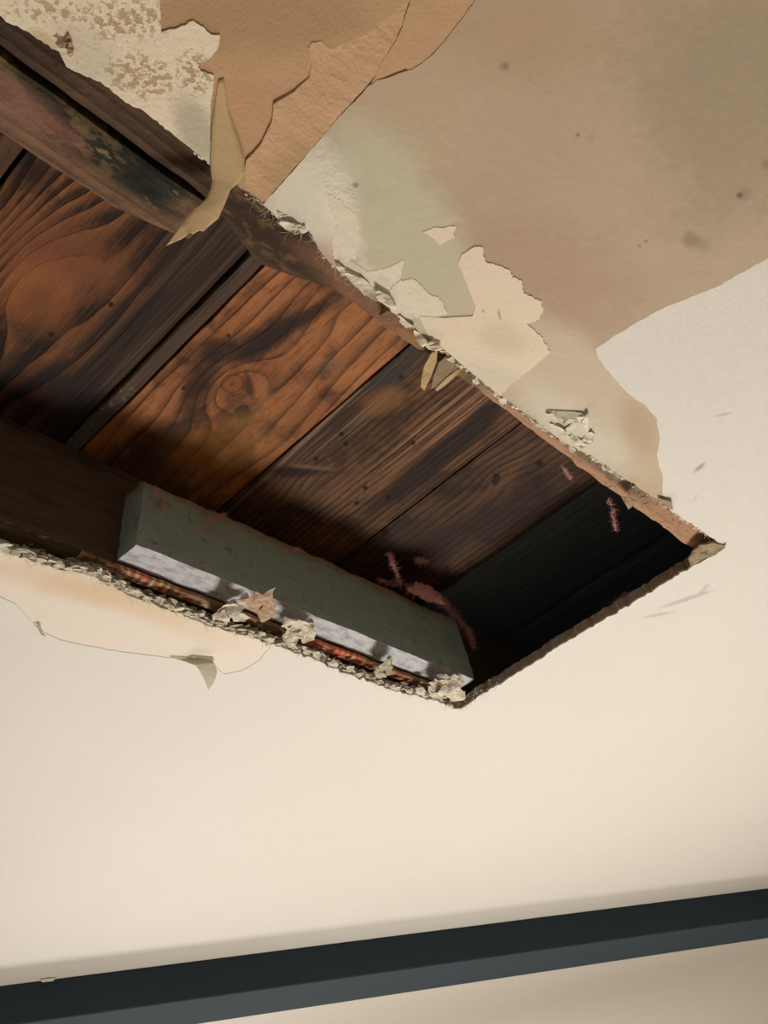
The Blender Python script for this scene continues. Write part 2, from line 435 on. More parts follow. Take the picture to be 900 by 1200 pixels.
# peach patches and pale plaster
def patch(name, px, m, label, amp=1.2, seed=1, h0=.9967, h1=.9958, freq=.25):
    return child(name, [P(*q) for q in rough(px, amp*1.25, 1.6, freq*1.8, seed)], h0, h1, m, label)
patch('primer_patch', [(494, 270), (506, 265), (534, 263), (530, 272), (533, 276), (524, 280), (514, 285), (509, 279)], M_peach, 'small peach patch like an island', 1.0, 2)
patch('primer_patch', [(540, 296, .6), (556, 286), (566, 287), (565, 296), (568, 304), (580, 308), (596, 314), (600, 322), (610, 326), (612, 340), (632, 350), (636, 360), (630, 372), (616, 378, .6),
                       (624, 383), (634, 394), (644, 410, .5), (632, 421), (612, 438), (596, 450), (585, 462, .5), (571, 450, .4), (538, 423, .4), (516, 403, .4), (502, 392, .4), (490, 368, .3),
                       (520, 370, .2), (553, 368, .2), (556, 356, .3), (542, 320, .3), (536, 306, .3)], M_peach, 'large peach patch below the crack', 1.6, 3, h1=.9952)
patch('plaster_patch', [(454, 346), (459, 332), (468, 327), (482, 324), (492, 331), (502, 342), (512, 346), (518, 352), (523, 366), (510, 370), (496, 368), (485, 371), (477, 374), (460, 362)], M_pale,
      'pale lumpy plaster patch at the broken edge', 1.4, 4)
patch('plaster_patch', [(392, 306), (405, 300), (430, 316), (450, 313), (473, 303), (468, 326), (458, 333), (453, 348), (430, 338), (408, 322)], M_pale, 'pale wedge of plaster along the edge', 1.2, 5, h1=.9961)
patch('plaster_patch', [(384, 226), (398, 232), (406, 240), (416, 248), (420, 262), (420, 285), (416, 300), (400, 306), (392, 302), (388, 285), (394, 262), (388, 244)], M_pale, 'chalky upright plaster smear', 2.2, 6, h1=.9962)
# spotted white plaster top left
wp_px = rough([(-30, -60, 0), (187, -60, 0), (187, 0, 1), (189, 36, 2), (207, 32), (227, 23), (238, 31), (247, 40), (258, 40), (255, 53), (247, 67), (232, 76), (236, 82), (250, 87), (251, 100), (247, 120, .8), (246, 150, .6), (247, 188, .4)], 1.8, 3, .2, 9, closed=False)
i_w = min(range(len(near)), key=lambda i: (near[i]-P(247, 193)).length)
white = [P(*q) for q in wp_px] + list(reversed(off(near[:i_w+1], -.001))) + [Vector((X0, .385, 1)), Vector((X0, -.3, 1))]
child('spotted_plaster', white, .9996, .9972, M_white, 'cream plaster covered in brown blisters')
# painted paper: everything else
nl = [P(*q) for q in rough([(0, 643, 2)] + [(0, 643)], 0, 4, 1, 1, closed=False)][:0]
blush_px = [(0, 697, .6), (18, 706), (36, 726), (50, 738), (68, 747), (92, 753), (142, 762), (199, 769, .3), (216, 771, .2), (231, 770, .3), (249, 776, .4), (263, 789), (284, 784), (302, 773), (316, 757, .3), (318, 753, .3)]
blu = [P(*q) for q in rough(blush_px, .8, 4, .12, 13, closed=False)]
j_b = min(range(len(far)), key=lambda i: (far[i]-P(318, 753)).length)
left_lo = [Vector((X0, far[-1].y, 1)), Vector((-.4, far[-1].y+.1, 1)), Vector((-.4, 1.3, 1)), Vector((.2, 1.25, 1))]
blush = list(blu) + list(off(far[j_b:], .001)) + [Vector((X0, far[-1].y+.001, 1)), Vector((-.4, far[-1].y+.1, 1)), Vector((-.4, 1.3, 1)), Vector((.2, 1.25, 1))]
child('blush_paper', blush, .9999, .9973, M_blush, 'smooth blush paper with tan water stains')
paint_hole = [Vector((X0, -1.2, 1)), Vector((1.5, -1.2, 1)), Vector((1.35, -.35, 1))] + torn + off(near[i_end+1:], -.0005) + off(far[1:j_b+1], .0005) + list(reversed(blu)) + [Vector((.2, 1.25, 1)), Vector((-.4, 1.3, 1)), Vector((-.4, -1.2, 1))]
CW2 = [Vector((-2.4, -3.9, 1)), Vector((15.9, -3.9, 1)), Vector((15.9, 11.9, 1)), Vector((-2.4, 11.9, 1))]
child('painted_paper', CW2, .9999, .9964, M_paint, 'cream painted face paper with curved torn edge', holes=[paint_hole])

# ------------------------------------------------------------------ wood
def grain(x, y, light, mid, dark, freq, wob, bumps, pw=3.0, squash=1.0, seed=0.0, fine=.35, H=1.266, gain=1.15):
    """rings along y: a distance field across the board bent by knots"""
    n = ns(vec(x*3+seed, y*1.1, seed), 1.0, 3)-.5
    n2 = ns(vec(x*14+seed, y*3.0, seed), 1.0, 3)-.5
    f = x*freq + n*wob + n2*wob*.22
    for (cx, cy, rx, ry, am) in bumps:
        q = P(cx, cy, H)
        dx = (x-q.x)/rx; dy = (y-q.y)/ry
        f = f+E.m('EXPONENT', -(dx*dx+dy*dy))*am
    fr_ = E.m('FRACT', f)
    ln = E.m('POWER', fr_, pw)*sm(fr_, 1.0, .90)
    ln = ln*(sm(ns(vec(x*20+seed, y*7, seed+3), 1, 4), .25, .62)*.65+.35)
    c = mix(light, mid, sm(ns(vec(x*8+seed, y*3, 2), 1, 4), .3, .7))
    c = mix(c, dark, mn(ln*gain, .92))
    ag = ns(vec(x*10+seed, y*9, seed+7), 1, 5, .65)
    c = mix(c, dark, sm(ag, .48, .64)*.6)
    mt = ns(vec(x*90+seed, y*22, 4), 1, 7, .75)
    c = mix(c, dark, sm(mt, .50, .66)*.45)
    ps = ns(vec(x*420+seed, y*16, 9), 1, 3, .6)
    c = mix(c, dark, sm(ps, .54, .66)*.35)
    c = mix(c, light, sm(ps, .44, .34)*.25)
    st = ns(vec(x*160+seed, y*5, 1), 1, 3)
    c = mix(c, dark, sm(st, .48, .72)*fine)
    return c, ln*.35, st+mt*1.2, f
def knot(c, x, y, px, py, r, colr, H=1.266, k=.9, asp=(1, 1), rings=0):
    q = P(px, py, H); d = E.m('SQRT', ((x-q.x)/asp[0])*((x-q.x)/asp[0])+((y-q.y)/asp[1])*((y-q.y)/asp[1]))
    d = d+(ns(vec(x*30, y*30, 0), 1, 3)-.5)*r*.6
    c = mix(c, colr, sm(d, r*1.1, r*.8)*k)
    if rings:
        c = mix(c, (40, 22, 12), sm(E.m('SINE', d*rings), .55, 1)*sm(d, r*1.5, r*.9)*.55)
    return c
HB = 1.266
def bl(x, y, c, a, b, soft, nse=None): return blob(x, y, c, a, b, soft, nse, HB)
DK = (16, 12, 10)
def holes_(c, x, y, L, r=2.2):
    for (px, py) in L: c = mix(c, (14, 10, 8), circ(x, y, (px, py), r, .4, None, HB)*.9)
    return c
def f_b0(p, x, y, z):
    c, l, s, f = grain(x, y, (112, 84, 60), (90, 62, 42), (40, 26, 18), 26, 1.2, [], 3, seed=3)
    return c, l*-.6+s*.3
def f_b1(p, x, y, z):
    wb = (ns(vec(x*14, y*6, 0), 1, 9, .70)-.5)*2.0
    c, l, s, f = grain(x, y, (152, 98, 56), (112, 70, 40), (22, 14, 9), 36, 4.2, [(30, 330, .07, .16, 3.4), (-20, 480, .10, .12, 1.2), (-20, 240, .05, .10, -1.6)], 1.5, seed=1.3, gain=2.0)
    c = mix(c, (128, 78, 52), bl(x, y, (70, 300), (60, 30), (-30, 30), .6, wb)*.8)
    c = mix(c, (178, 112, 62), bl(x, y, (40, 345), (40, 20), (-20, 34), .5, wb)*.4)
    # dark weathered right half with fine straight lines
    q = P(240, 300, HB)
    m = sm(x+(ns(vec(x*5, y*3, 3), 1, 3)-.5)*.12-(y-.6)*.10, .535, .60)
    stf = sm(ns(vec(x*130, y*2, 5), 1, 3), .48, .68)
    dk = mix((46, 34, 26), (104, 76, 54), stf*.55)
    dk = mix(dk, (20, 14, 12), sm(ns(vec(x*40, y*3, 8), 1, 3), .5, .7)*.8)
    c = mix(c, dk, m*.95)
    c = mix(c, DK, bl(x, y, (30, 190), (20, 30), (14, -8), .6, wb)*.6)
    c = mix(c, DK, bl(x, y, (60, 470), (120, 40), (-30, 34), .6, wb)*.7)  # shade along the far joist painted into the board end
    c = holes_(c, x, y, [(130, 357), (60, 392)], 3)
    return c, (l*-.8+s*.3)
def f_b1s(p, x, y, z):
    c = mix((92, 70, 54), (60, 44, 34), ns(vec(x*60, y*6, 0), 1, 4))
    c = mix(c, (24, 18, 14), sm(ns(vec(x*170, y*4, 5), 1, 3), .55, .7)*.8)
    fz = sm(ns(p, 55, 4, .7), .52, .64)*sm(y, .84, .98)
    c = mix(c, (150, 150, 138), fz*.8)
    c = mix(c, (80, 90, 84), sm(y, .9, 1.02)*.6)
    return c, ns(vec(x*90, y*10, 0), 1, 4)*.8
def f_b2(p, x, y, z):
    wb = (ns(vec(x*14, y*7, 0), 1, 9, .70)-.5)*1.9
    c, l, s, f = grain(x, y, (178, 116, 68), (140, 86, 48), (40, 22, 12), 31, 2.8,
                       [(270, 455, .05, .075, 3.1), (385, 350, .05, .07, .8), (330, 520, .08, .12, -.8)], 3.6, seed=2.1, fine=.25)
    # dark scorched swirl running down from the near edge round the knot
    for (cx, cy, a, b, k) in ((358, 372, (40, -26), (5, 8), .9), (322, 392, (30, -22), (7, 9), .85), (300, 402, (28, -10), (8, 12), .75), (262, 412, (34, 0), (5, 12), .7), (236, 440, (14, -22), (12, 6), .75),
                              (226, 480, (12, -30), (14, 6), .7), (190, 520, (34, -22), (14, 14), .8), (330, 375, (30, -20), (6, 10), .5)):
        c = mix(c, (40, 25, 17), bl(x, y, (cx, cy), (a[0]*1.15, a[1]*1.15), (b[0]*1.1, b[1]*1.1), .5, wb*1.1)*k)
    c = knot(c, x, y, 272, 450, .021, (132, 76, 38), asp=(1, 1.1), rings=420)
    c = mix(c, (44, 26, 16), bl(x, y, (292, 452), (4, 16), (5, 0), .5, wb*.4)*.7)
    c = knot(c, x, y, 285, 482, .016, (46, 30, 20), asp=(1, 1.0))
    c = mix(c, (176, 128, 58), bl(x, y, (230, 540), (80, -40), (30, 20), .6, wb)*.35)
    c = mix(c, (70, 42, 26), bl(x, y, (430, 400), (30, -26), (8, 8), .7, wb)*.35)
    c = mix(c, (78, 70, 62), bl(x, y, (384, 430), (12, -10), (6, 6), .6, wb)*.5)
    c = mix(c, DK, bl(x, y, (170, 555), (50, 20), (-20, 26), .5, wb)*.6)  # shade above the block and far joist painted into the wood
    c = holes_(c, x, y, [(288, 317), (272, 342), (268, 394), (300, 300), (215, 455)], 2.4)
    return c, l*-.9+s*.25
def f_b3(p, x, y, z):
    wb = (ns(vec(x*16, y*7, 4), 1, 9, .70)-.5)*2.0
    c, l, s, f = grain(x, y, (126, 88, 56), (88, 60, 38), (30, 21, 14), 60, 2.8, [(360, 555, .05, .05, 1.0)], 2.2, seed=4.4, fine=.6)
    c = mix(c, (66, 48, 36), bl(x, y, (400, 480), (70, -64), (20, 22), .5, wb)*.8)
    c = mix(c, (150, 132, 112), bl(x, y, (372, 505), (104, -96), (1, 1.6), .6)*.5)
    c = mix(c, (58, 52, 46), bl(x, y, (455, 428), (26, -24), (16, 18), .5, wb)*.9)
    ln = sm(ns(vec(x*150, y*2.5, 6), 1, 2), .5, .6)
    c = mix(c, (150, 120, 92), ln*bl(x, y, (405, 488), (50, -46), (12, 14), .5, wb)*.6)
    c = mix(c, (150, 108, 76), ln*bl(x, y, (510, 510), (90, -70), (16, 20), .5, wb)*.8)
    c = mix(c, (30, 22, 18), bl(x, y, (520, 530), (100, -84), (9, 11), .4, wb*.5)*.9)
    c = mix(c, (24, 18, 14), bl(x, y, (350, 553), (40, -2), (4, 6), .5, wb)*.7)
    c = mix(c, (130, 100, 70), bl(x, y, (368, 548), (26, 2), (2, 3), .5, wb)*.5)
    c = mix(c, (138, 92, 56), bl(x, y, (452, 470), (26, -10), (6, 12), .5, wb)*.6)
    c = holes_(c, x, y, [(400, 509), (405, 520), (484, 519), (428, 572), (418, 590), (370, 538), (470, 442), (467, 418), (455, 583)], 2.8)
    return c, l*-.6+s*.5
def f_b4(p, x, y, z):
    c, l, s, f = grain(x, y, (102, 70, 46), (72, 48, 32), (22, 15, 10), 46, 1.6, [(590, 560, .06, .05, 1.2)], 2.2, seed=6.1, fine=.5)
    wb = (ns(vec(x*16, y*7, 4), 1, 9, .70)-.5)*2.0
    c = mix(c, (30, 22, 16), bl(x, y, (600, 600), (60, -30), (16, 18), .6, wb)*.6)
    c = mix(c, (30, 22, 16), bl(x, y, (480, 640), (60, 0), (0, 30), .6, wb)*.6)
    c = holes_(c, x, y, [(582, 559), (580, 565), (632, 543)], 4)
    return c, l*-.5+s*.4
def f_b5_shade(p, x, y, z):
    c = mix((100, 116, 126), (66, 78, 86), ns(vec(x*50, y*4, 0), 1, 4))  # blue-grey of the shaded bay put into the board colour
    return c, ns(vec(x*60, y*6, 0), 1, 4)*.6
def f_joist_dirty(p, x, y, z):
    wb = (ns(p, 12, 4)-.5)*1.4
    c, l, s, f = grain(y, x, (142, 108, 82), (118, 88, 66), (76, 56, 42), 70, 2.0, [], 2.0, seed=2.5, fine=.35)
    n = ns(vec(x*14, y*30, 0), 1, 5, .6)
    up_ = sm(y+(n-.5)*.03, .484, .462)*sm(x, .47, .40)
    c = mix(c, (98, 82, 54), up_*.8)
    c = mix(c, (58, 52, 38), sm(n, .46, .56)*up_*.9)
    g = ns(vec(x*22+5, y*48, 0), 1, 5, .65)
    c = mix(c, (34, 38, 32), sm(g, .46, .54)*up_*sm(x, .22, .30)*.95)
    c = mix(c, (30, 33, 28), sm(x+(n-.5)*.1, .33, .37)*sm(x, .43, .40)*sm(y+(g-.5)*.04, .476, .462)*.9)
    c = mix(c, (146, 124, 78), sm(g, .60, .66)*up_*.7)
    c = mix(c, (160, 104, 96), blob(x, y, (14, 128), (50, 34), (10, -14), .7, wb)*.4)
    c = mix(c, (150, 98, 84), blob(x, y, (78, 172), (22, 16), (6, -9), .7, wb)*.4)
    c = mix(c, (60, 46, 36), sm(y, .497, .502)*.4)
    return c, l*-.06+ns(p, 90, 5, .65)*.7
def f_joist_brown(p, x, y, z):
    c, l, s, f = grain(y, x, (98, 76, 56), (80, 60, 44), (48, 34, 25), 70, 1.4, [], 2.0, seed=5.5, fine=.6)
    c = mix(c, (38, 28, 22), sm(x, .30, .20)*.5)
    wb = (ns(p, 14, 4)-.5)*1.6
    rot = blob(x, y, (325, 285), (70, 56), (24, -24), .4, wb)
    c = mix(c, (58, 42, 32), rot*.85)
    c = mix(c, (120, 92, 60), sm(ns(vec(x*20, y*40, 2), 1, 4), .52, .62)*rot*.7)
    c = mix(c, (20, 20, 18), blob(x, y, (345, 280), (26, 22), (6, -10), .5, wb)*.8)
    c = mix(c, (138, 98, 74), blob(x, y, (430, 355), (66, 50), (12, -14), .5, wb*.7)*.75)
    c = mix(c, (150, 116, 74), blob(x, y, (500, 425), (40, 30), (10, -14), .5, wb)*.7)
    # pale orange lath past the splintered joint
    o = sm(x, .93, 1.0)
    og = mix((176, 136, 104), (158, 120, 90), ns(vec(x*10, y*60, 1), 1, 4))
    og = mix(og, (120, 86, 62), sm(ns(vec(x*12, y*120, 1), 1, 3), .55, .68)*.4)
    c = mix(c, og, o*.95)
    dirt = sm(y+(ns(p, 40, 4)-.5)*.012, .411, .404)*sm(x, .9, 1.0)*sm(x, 1.52, 1.40)
    c = mix(c, (112, 96, 76), dirt*.85)
    sp = sm(ns(p, 95, 4, .65), .56, .64)*blob(x, y, (755, 590), (60, 42), (14, -16), .5, wb*.4)
    c = mix(c, (70, 46, 34), sp*.85)
    return c, l*-.05+ns(p, 90, 5, .65)*.6
def f_joist_dark(p, x, y, z):
    c = mix((104, 86, 66), (76, 62, 48), ns(vec(x*6, y*20, z*40), 1, 4))
    c = mix(c, (36, 26, 18), sm(ns(vec(x*5, y*20, z*30+3), 1, 4), .5, .7)*.6)
    return c, ns(vec(x*8, y*60, z*90), 1, 4)*.8
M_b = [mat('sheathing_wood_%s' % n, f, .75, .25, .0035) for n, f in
       (('grey', f_b0), ('swirled', f_b1), ('weathered', f_b1s), ('knotted', f_b2), ('scorched', f_b3), ('brown', f_b4), ('shaded', f_b5_shade))]
M_jA = mat('near_joist_wood', f_joist_brown, .85, .2, .003)
M_jB = mat('mouldy_joist_wood', f_joist_dirty, .85, .2, .003)
M_jC = mat('far_joist_wood', f_joist_dark, .85, .2, .003)

# unseen cover added above the boards to stop light at the seams
M_cover = mat('light_cover', flat((26, 25, 24), (18, 18, 18)), .9, .1)
bm = gridbox(4, 4, 1, lambda u, v, w_: Vector((-1.2+7*u, .0+2.2*v, HB+.05+.03*w_)))
tag(link('light_stop_1', bm, M_cover, origin=(1, 1, HB+.05)), kind='structure')

def board(x0, x1, m, seed, label, cup=.004, y0=.36, y1=1.3, h=HB):
    def fn(u, v, w_):
        p = Vector((x0+(x1-x0)*u, y0+(y1-y0)*v, h+.045*w_))
        e = min(u, 1-u)
        p.x += .0016*nz3(Vector((0, p.y, seed)), 14, seed)*(1 if e < 1e-6 else 0)
        p.z += cup*(4*u*(1-u)-1)*-.5 + .0018*nz3(Vector((p.x*.6, p.y, 0)), 9, seed)
        if e < 1e-6 and w_ < .5: p.z += .003
        return p
    o = link('sheathing_board', gridbox(12, 44, 1, fn), m, None, ((x0+x1)/2, (y0+y1)/2, h))
    return tag(o, label, 'wooden board', 'sheathing boards above the opening')
board(-.02, .330, M_b[0], 1, 'grey brown overhead board in the far upper left corner of the opening')
board(.337, .668, M_b[1], 2, 'overhead board with bold swirling grain and dark right half')
board(.675, .703, M_b[2], 3, 'narrow dark overhead strip flecked with white mould', cup=.0, h=HB+.002)
board(.709, 1.015, M_b[3], 4, 'orange overhead board with a round knot and wavy grain')
board(1.021, 1.352, M_b[4], 5, 'scorched brown overhead board with nail holes beside the knotted board')
board(1.358, 1.655, M_b[5], 6, 'dim brown overhead board next to the shade-tinted one')
board(1.664, 1.985, M_b[6], 7, 'shade-tinted overhead board at the dark right end of the opening')
board(1.992, 2.33, M_b[6], 8, 'deepest black overhead board, shade put into its colour, beyond the right end of the opening')

# ------------------------------------------------------------------ joists
HJ = 1.0+T+.001
def wornA(p, u, v, w_):
    # rotten notch between x .47 and .62, ragged near edge
    if v > .5 and w_ < .99:
        k = math.exp(-((p.x-.56)/.07)**2)
        p.y += .030*k + .003*fr(p.x*30, 2)*(1 if p.x > .47 else .3)
        p.y -= .004*max(0, 1-abs(p.x-1.0)/.35)
    return p
jA = beam('ceiling_joist', -.5, 2.6, .33, .424, HJ, HB-.003, M_jA, nx=260, ny=8, nz=5, amp=.0018, worn=wornA, seed=2)
tag(jA, 'long brown joist edge along the upper rim of the opening, orange towards the right corner', 'joist')
def wornB(p, u, v, w_):
    if u > .9 and w_ < .99: p.y -= .02*(u-.9)/.1*(1 if v > .5 else 0)
    return p
jB = beam('ceiling_joist', -.5, .475, .4285, .503, HJ, HB-.003, M_jB, nx=120, ny=10, nz=4, amp=.002, freq=18, worn=wornB, seed=5)
tag(jB, 'mould-stained joist with green and pink blotches at the upper left', 'joist')
jC = beam('ceiling_joist', -.5, 2.6, 1.056, 1.13, 1.034, HB-.003, M_jC, nx=120, ny=4, nz=8, amp=.003, seed=8)
tag(jC, 'dark far joist behind the grey block', 'joist')
# unseen boards added at both ends to keep light out of the bay
bk = beam('bay_light_stop', 2.62, 2.70, .33, 1.13, 1.0+T+.002, HB-.004, M_jC, amp=.002, nx=2, ny=20, nz=6)
tag(bk, 'unseen light-blocking board added in the black bay past the right end', 'board', kind='structure')
bk2 = beam('light_stop_2', -.6, -.52, .33, 1.13, 1.0+T+.002, HB-.004, M_jC, amp=.002, nx=2, ny=20, nz=6); tag(bk2, kind='structure')

# ------------------------------------------------------------------ grey-green block
def f_block(p, x, y, z):
    n = ns(p, 24, 5, .6)
    c = mix((166, 184, 168), (140, 154, 142), n)
    c = mix(c, (74, 74, 62), sm(ns(p, 60, 4, .65), .56, .7)*.6)
    c = mix(c, (150, 124, 92), sm(z+(n-.5)*.03, 1.168, 1.195)*.8)
    c = mix(c, (40, 36, 30), sm(ns(p, 110, 2), .74, .77)*.8)
    dn = sm(z, 1.0395, 1.0375)
    w_ = mix((196, 194, 192), (150, 148, 150), sm(ns(vec(x*30, y*60, 0), 1, 5, .65), .4, .7))  # paler underside: light from below put into the colour
    return mix(c, w_, dn), ns(p, 100, 5, .65)*.6
M_block = mat('weathered_block', f_block, .85, .2, .003)
def f_block_fn(u, v, w_):
    x0 = .768+.026*w_; x1 = 1.690
    p = Vector((x0+(x1-x0)*u, 1.0+.054*v, 1.036+.172*w_))
    if v < 1e-6 and w_ > .99: p.z -= .004; p.y += .004
    if w_ < 1e-6 and v < 1e-6: p.y += .001
    p.z += (.006*nz3(p, 14, 3)+.004*nz3(p, 50, 5)-.010*max(0, 1-u*3)*(w_))*(1 if w_ > .6 else .15); p.y += .0025*nz3(p, 22, 6)
    if u > .999: p.x += .004*nz3(p, 60, 2)
    if u < .001: p.x += .003*nz3(p, 40, 2)
    return p
blk = link('wood_block', gridbox(110, 5, 14, f_block_fn), M_block, None, (1.23, 1.03, 1.036))
tag(blk, 'grey-green timber block with an underside coloured paler as if lit fixed to the far joist', 'timber block')

# orange rusty strip between the drywall edge and the block
def f_strip(p, x, y, z):
    c = mix((150, 118, 88), (120, 92, 66), ns(p, 40, 4))
    rd = sm(ns(vec(x*22, y*60, 3), 1, 4), .42, .56)
    c = mix(c, (184, 92, 58), rd*mx(sm(E.m('ABSOLUTE', x-.84), .12, .06), sm(E.m('ABSOLUTE', x-1.36), .20, .12)))
    tk = sm(E.m('FRACT', x*62+ns(p, 30, 2)*1.2), .5, .62)
    reg = mx(sm(E.m('ABSOLUTE', x-.83), .07, .04), sm(E.m('ABSOLUTE', x-1.30), .07, .04))
    c = mix(c, (206, 172, 132), tk*reg*.7)
    c = mix(c, (186, 150, 112), sm(ns(p, 26, 3), .48, .6)*.8)
    c = mix(c, (210, 70, 36), circ(x, y, (172, 688), 4, .5)*.7)
    c = mix(c, (206, 84, 48), sm(E.m('ABSOLUTE', x-1.27), .09, .03)*.5)
    c = mix(c, (60, 46, 34), sm(ns(p, 60, 4), .58, .66)*.7)
    return c, ns(p, 120, 4)*.8
M_strip = mat('rusty_strip', f_strip, .8, .2, .003)
st = beam('rusty_strip', .70, 1.66, 1.052, 1.074, 1.0215, 1.031, M_strip, nx=120, ny=4, nz=2, amp=.0025, freq=30, seed=3, rnd=.002)
tag(st, 'thin rusty orange strip with pale tick marks along the lower rim', 'strip')

# ------------------------------------------------------------------ torn paper pieces
def fold_sheet(bm, outline, cuts=3, amp=.006, freq=30, seed=1.0, dirv=None):
    """outline: list of (px,py,h). Fills it, subdivides and crumples it"""
    pts = [P(x, y, h) for x, y, h in outline]
    b2 = bmesh.new()
    vs = [b2.verts.new(p) for p in pts]
    tris = tessellate_polygon([[Vector((x, y, 0)) for x, y, h in outline]])
    for t in tris:
        try: b2.faces.new([vs[i] for i in t])
        except ValueError: pass
    bmesh.ops.subdivide_edges(b2, edges=b2.edges[:], cuts=cuts, use_grid_fill=True)
    bmesh.ops.triangulate(b2, faces=b2.faces[:])
    for v in b2.verts:
        p = v.co.copy()
        d = abs(nz3(p, freq, seed))*2-.6+.5*nz3(p, freq*2.6, seed+5)
        v.co.z += amp*d
        v.co.x += amp*.5*nz3(p, freq*1.4, seed+11); v.co.y += amp*.5*nz3(p, freq*1.4, seed+17)
    me = bpy.data.meshes.new('tmp'); b2.to_mesh(me); b2.free(); bm.from_mesh(me); bpy.data.meshes.remove(me)
def sheet(name, outlines, m, label=None, cat=None, thick=.0007, parent=None, group=None, smooth=False, **k):
    bm = bmesh.new()
    for i, o in enumerate(outlines):
        kk = dict(k); kk['seed'] = k.get('seed', 1.0)+i*3.3
        fold_sheet(bm, o, **kk)
    o0 = outlines[0]; c = sum((P(*q) for q in o0), Vector())/len(o0)
    if smooth:
        bmesh.ops.remove_doubles(bm, verts=bm.verts[:], dist=1e-6)
        for _ in range(14): bmesh.ops.smooth_vert(bm, verts=[v for v in bm.verts if not v.is_boundary], factor=.6, use_axis_x=True, use_axis_y=True, use_axis_z=True)
    ob = link(name, bm, m, parent, c, smooth=smooth)
    sd = ob.modifiers.new('thickness', 'SOLIDIFY'); sd.thickness = thick; sd.offset = 0
    if label: tag(ob, label, cat, group)
    return ob
def paper(c1, c2, c3=None):
    def f(p, x, y, z):
        c = mix(c1, c2, ns(p, 30, 4))
        if c3: c = mix(c, c3, sm(ns(p, 70, 4, .6), .5, .62)*.6)
        return c, ns(p, 160, 4)*.6
    return f
M_tan = mat('tan_paper', paper((190, 162, 122), (182, 154, 112)), .85, .15, .001)
M_cream = mat('cream_paper', paper((222, 212, 192), (204, 192, 170), (160, 142, 116)), .85, .15, .002)
M_brownp = mat('brown_scrap_paper', paper((190, 160, 134), (168, 138, 110), (120, 92, 70)), .85, .15, .002)
M_paintflap = mat('painted_paper_flap', paper((206, 196, 172), (196, 186, 160)), .7, .2, .001)
M_greenp = mat('greenish_paper', paper((160, 156, 130), (186, 178, 152), (116, 106, 84)), .9, .1, .002)
M_greywood = mat('grey_splinter_wood', lambda p, x, y, z: (mix((150, 132, 104), (116, 98, 74), ns(vec(x*40, y*90, 0), 1, 4)), ns(vec(x*90, y*30, 0), 1, 3)), .85, .15, .002)
M_lathend = mat('dirty_grey_paper', paper((160, 142, 112), (138, 120, 94), (96, 82, 62)), .9, .1, .002)
M_fiber = mat('paper_fibre', paper((222, 218, 196), (196, 190, 164)), .9, .1, .001)
M_splint = mat('pale_splinter_wood', lambda p, x, y, z: (mix(mix((196, 168, 124), (158, 130, 92), ns(vec(x*40, y*120, 0), 1, 4)), (120, 98, 66), sm(ns(vec(x*30, y*14, 3), 1, 4), .5, .62)*.6), ns(vec(x*90, y*30, 0), 1, 3)), .85, .15, .002)
M_pink = mat('pink_glass_wool', paper((226, 172, 164), (214, 156, 148), (186, 130, 122)), .95, .1, .001)

# hanging tan flap across the joist
flapR = [(262, 92, .9985), (268, 130, .9985), (279, 160, .9975), (286, 184, .996), (287, 203, .995), (279, 214, .993), (270, 222, .989), (264, 238, .984), (256, 256, .978), (246, 264, .972), (238, 271, .967), (233, 270, .965), (226, 274, .961), (222, 272, .958), (214, 279, .955), (205, 283, .952), (194, 288, .950)]
flapL = [(213, 262, .958), (218, 254, .963), (227, 245, .970), (237, 239, .976), (243, 231, .982), (247, 222, .986), (249, 212, .990), (247, 200, .993), (247, 180, .9955), (248, 150, .997), (252, 120, .9985), (256, 94, .9985)]
sheet('hanging_paper_strip', [flapR+flapL], M_tan, 'long tan paper strip peeling down across the mouldy joist to a point', 'torn paper', thick=.0006, cuts=4, amp=.0012, freq=14, smooth=True)
# curled flap of paint at the lower left
cf = empty('curled_paint_flap', P(235, 780, .99))
tag(cf, 'small curled tongue of paint hanging below the lower left rim', 'peeling paint')
sheet('flap', [[(199, 769, .9962), (214, 770, .996), (231, 770, .9955), (246, 773, .992), (251, 777, .986), (254, 786, .978), (252, 795, .970), (248, 803, .964), (244, 808, .961), (240, 798, .966), (233, 785, .974), (229, 779, .980), (218, 776, .988), (208, 773, .993)]],
      M_paintflap, parent=cf, cuts=3, amp=.0015, freq=20, thick=.0008)
sheet('peeled_sliver', [[(40, 732, .995), (47, 733, .99), (50, 742, .982), (54, 746, .978), (48, 744, .982), (44, 736, .99)]], M_paintflap, 'tiny pale sliver of paint hanging at the left', 'peeling paint', cuts=2, amp=.001)

# crumpled scraps along the lower rim
def crumple_outline(cx, cy, rx, ry, ang, h, seed, n=13, tilt=.0):
    rnd = random.Random(seed); out = []
    ca, sa = math.cos(ang), math.sin(ang)
    for i in range(n):
        t = 2*math.pi*i/n; k = .72+.5*rnd.random()
        u, v = rx*k*math.cos(t), ry*k*math.sin(t)
        out.append((cx+u*ca-v*sa, cy+u*sa+v*ca, h+tilt*(v/ry)+rnd.uniform(-.003, .003)))
    return out
def scrap(name, spec, m, label, cat='torn paper', group='crumpled scraps along the rim', seed=1, amp=.010, **k):
    outs = [crumple_outline(*s[:6], seed+i*7, tilt=s[6] if len(s) > 6 else 0) for i, s in enumerate(spec)]
    return sheet(name, outs, m, label, cat, group=group, seed=seed, amp=amp, freq=26, cuts=3, **k)
scrap('paper_scrap', [(268, 716, 15, 10, -.5, 1.004, .006), (276, 711, 20, 8, -.75, .998, -.006), (258, 724, 10, 8, .4, 1.002, .004), (282, 722, 10, 6, .1, .996)], M_cream, 'cream crumpled scrap left of the brown one on the lower rim', seed=3)
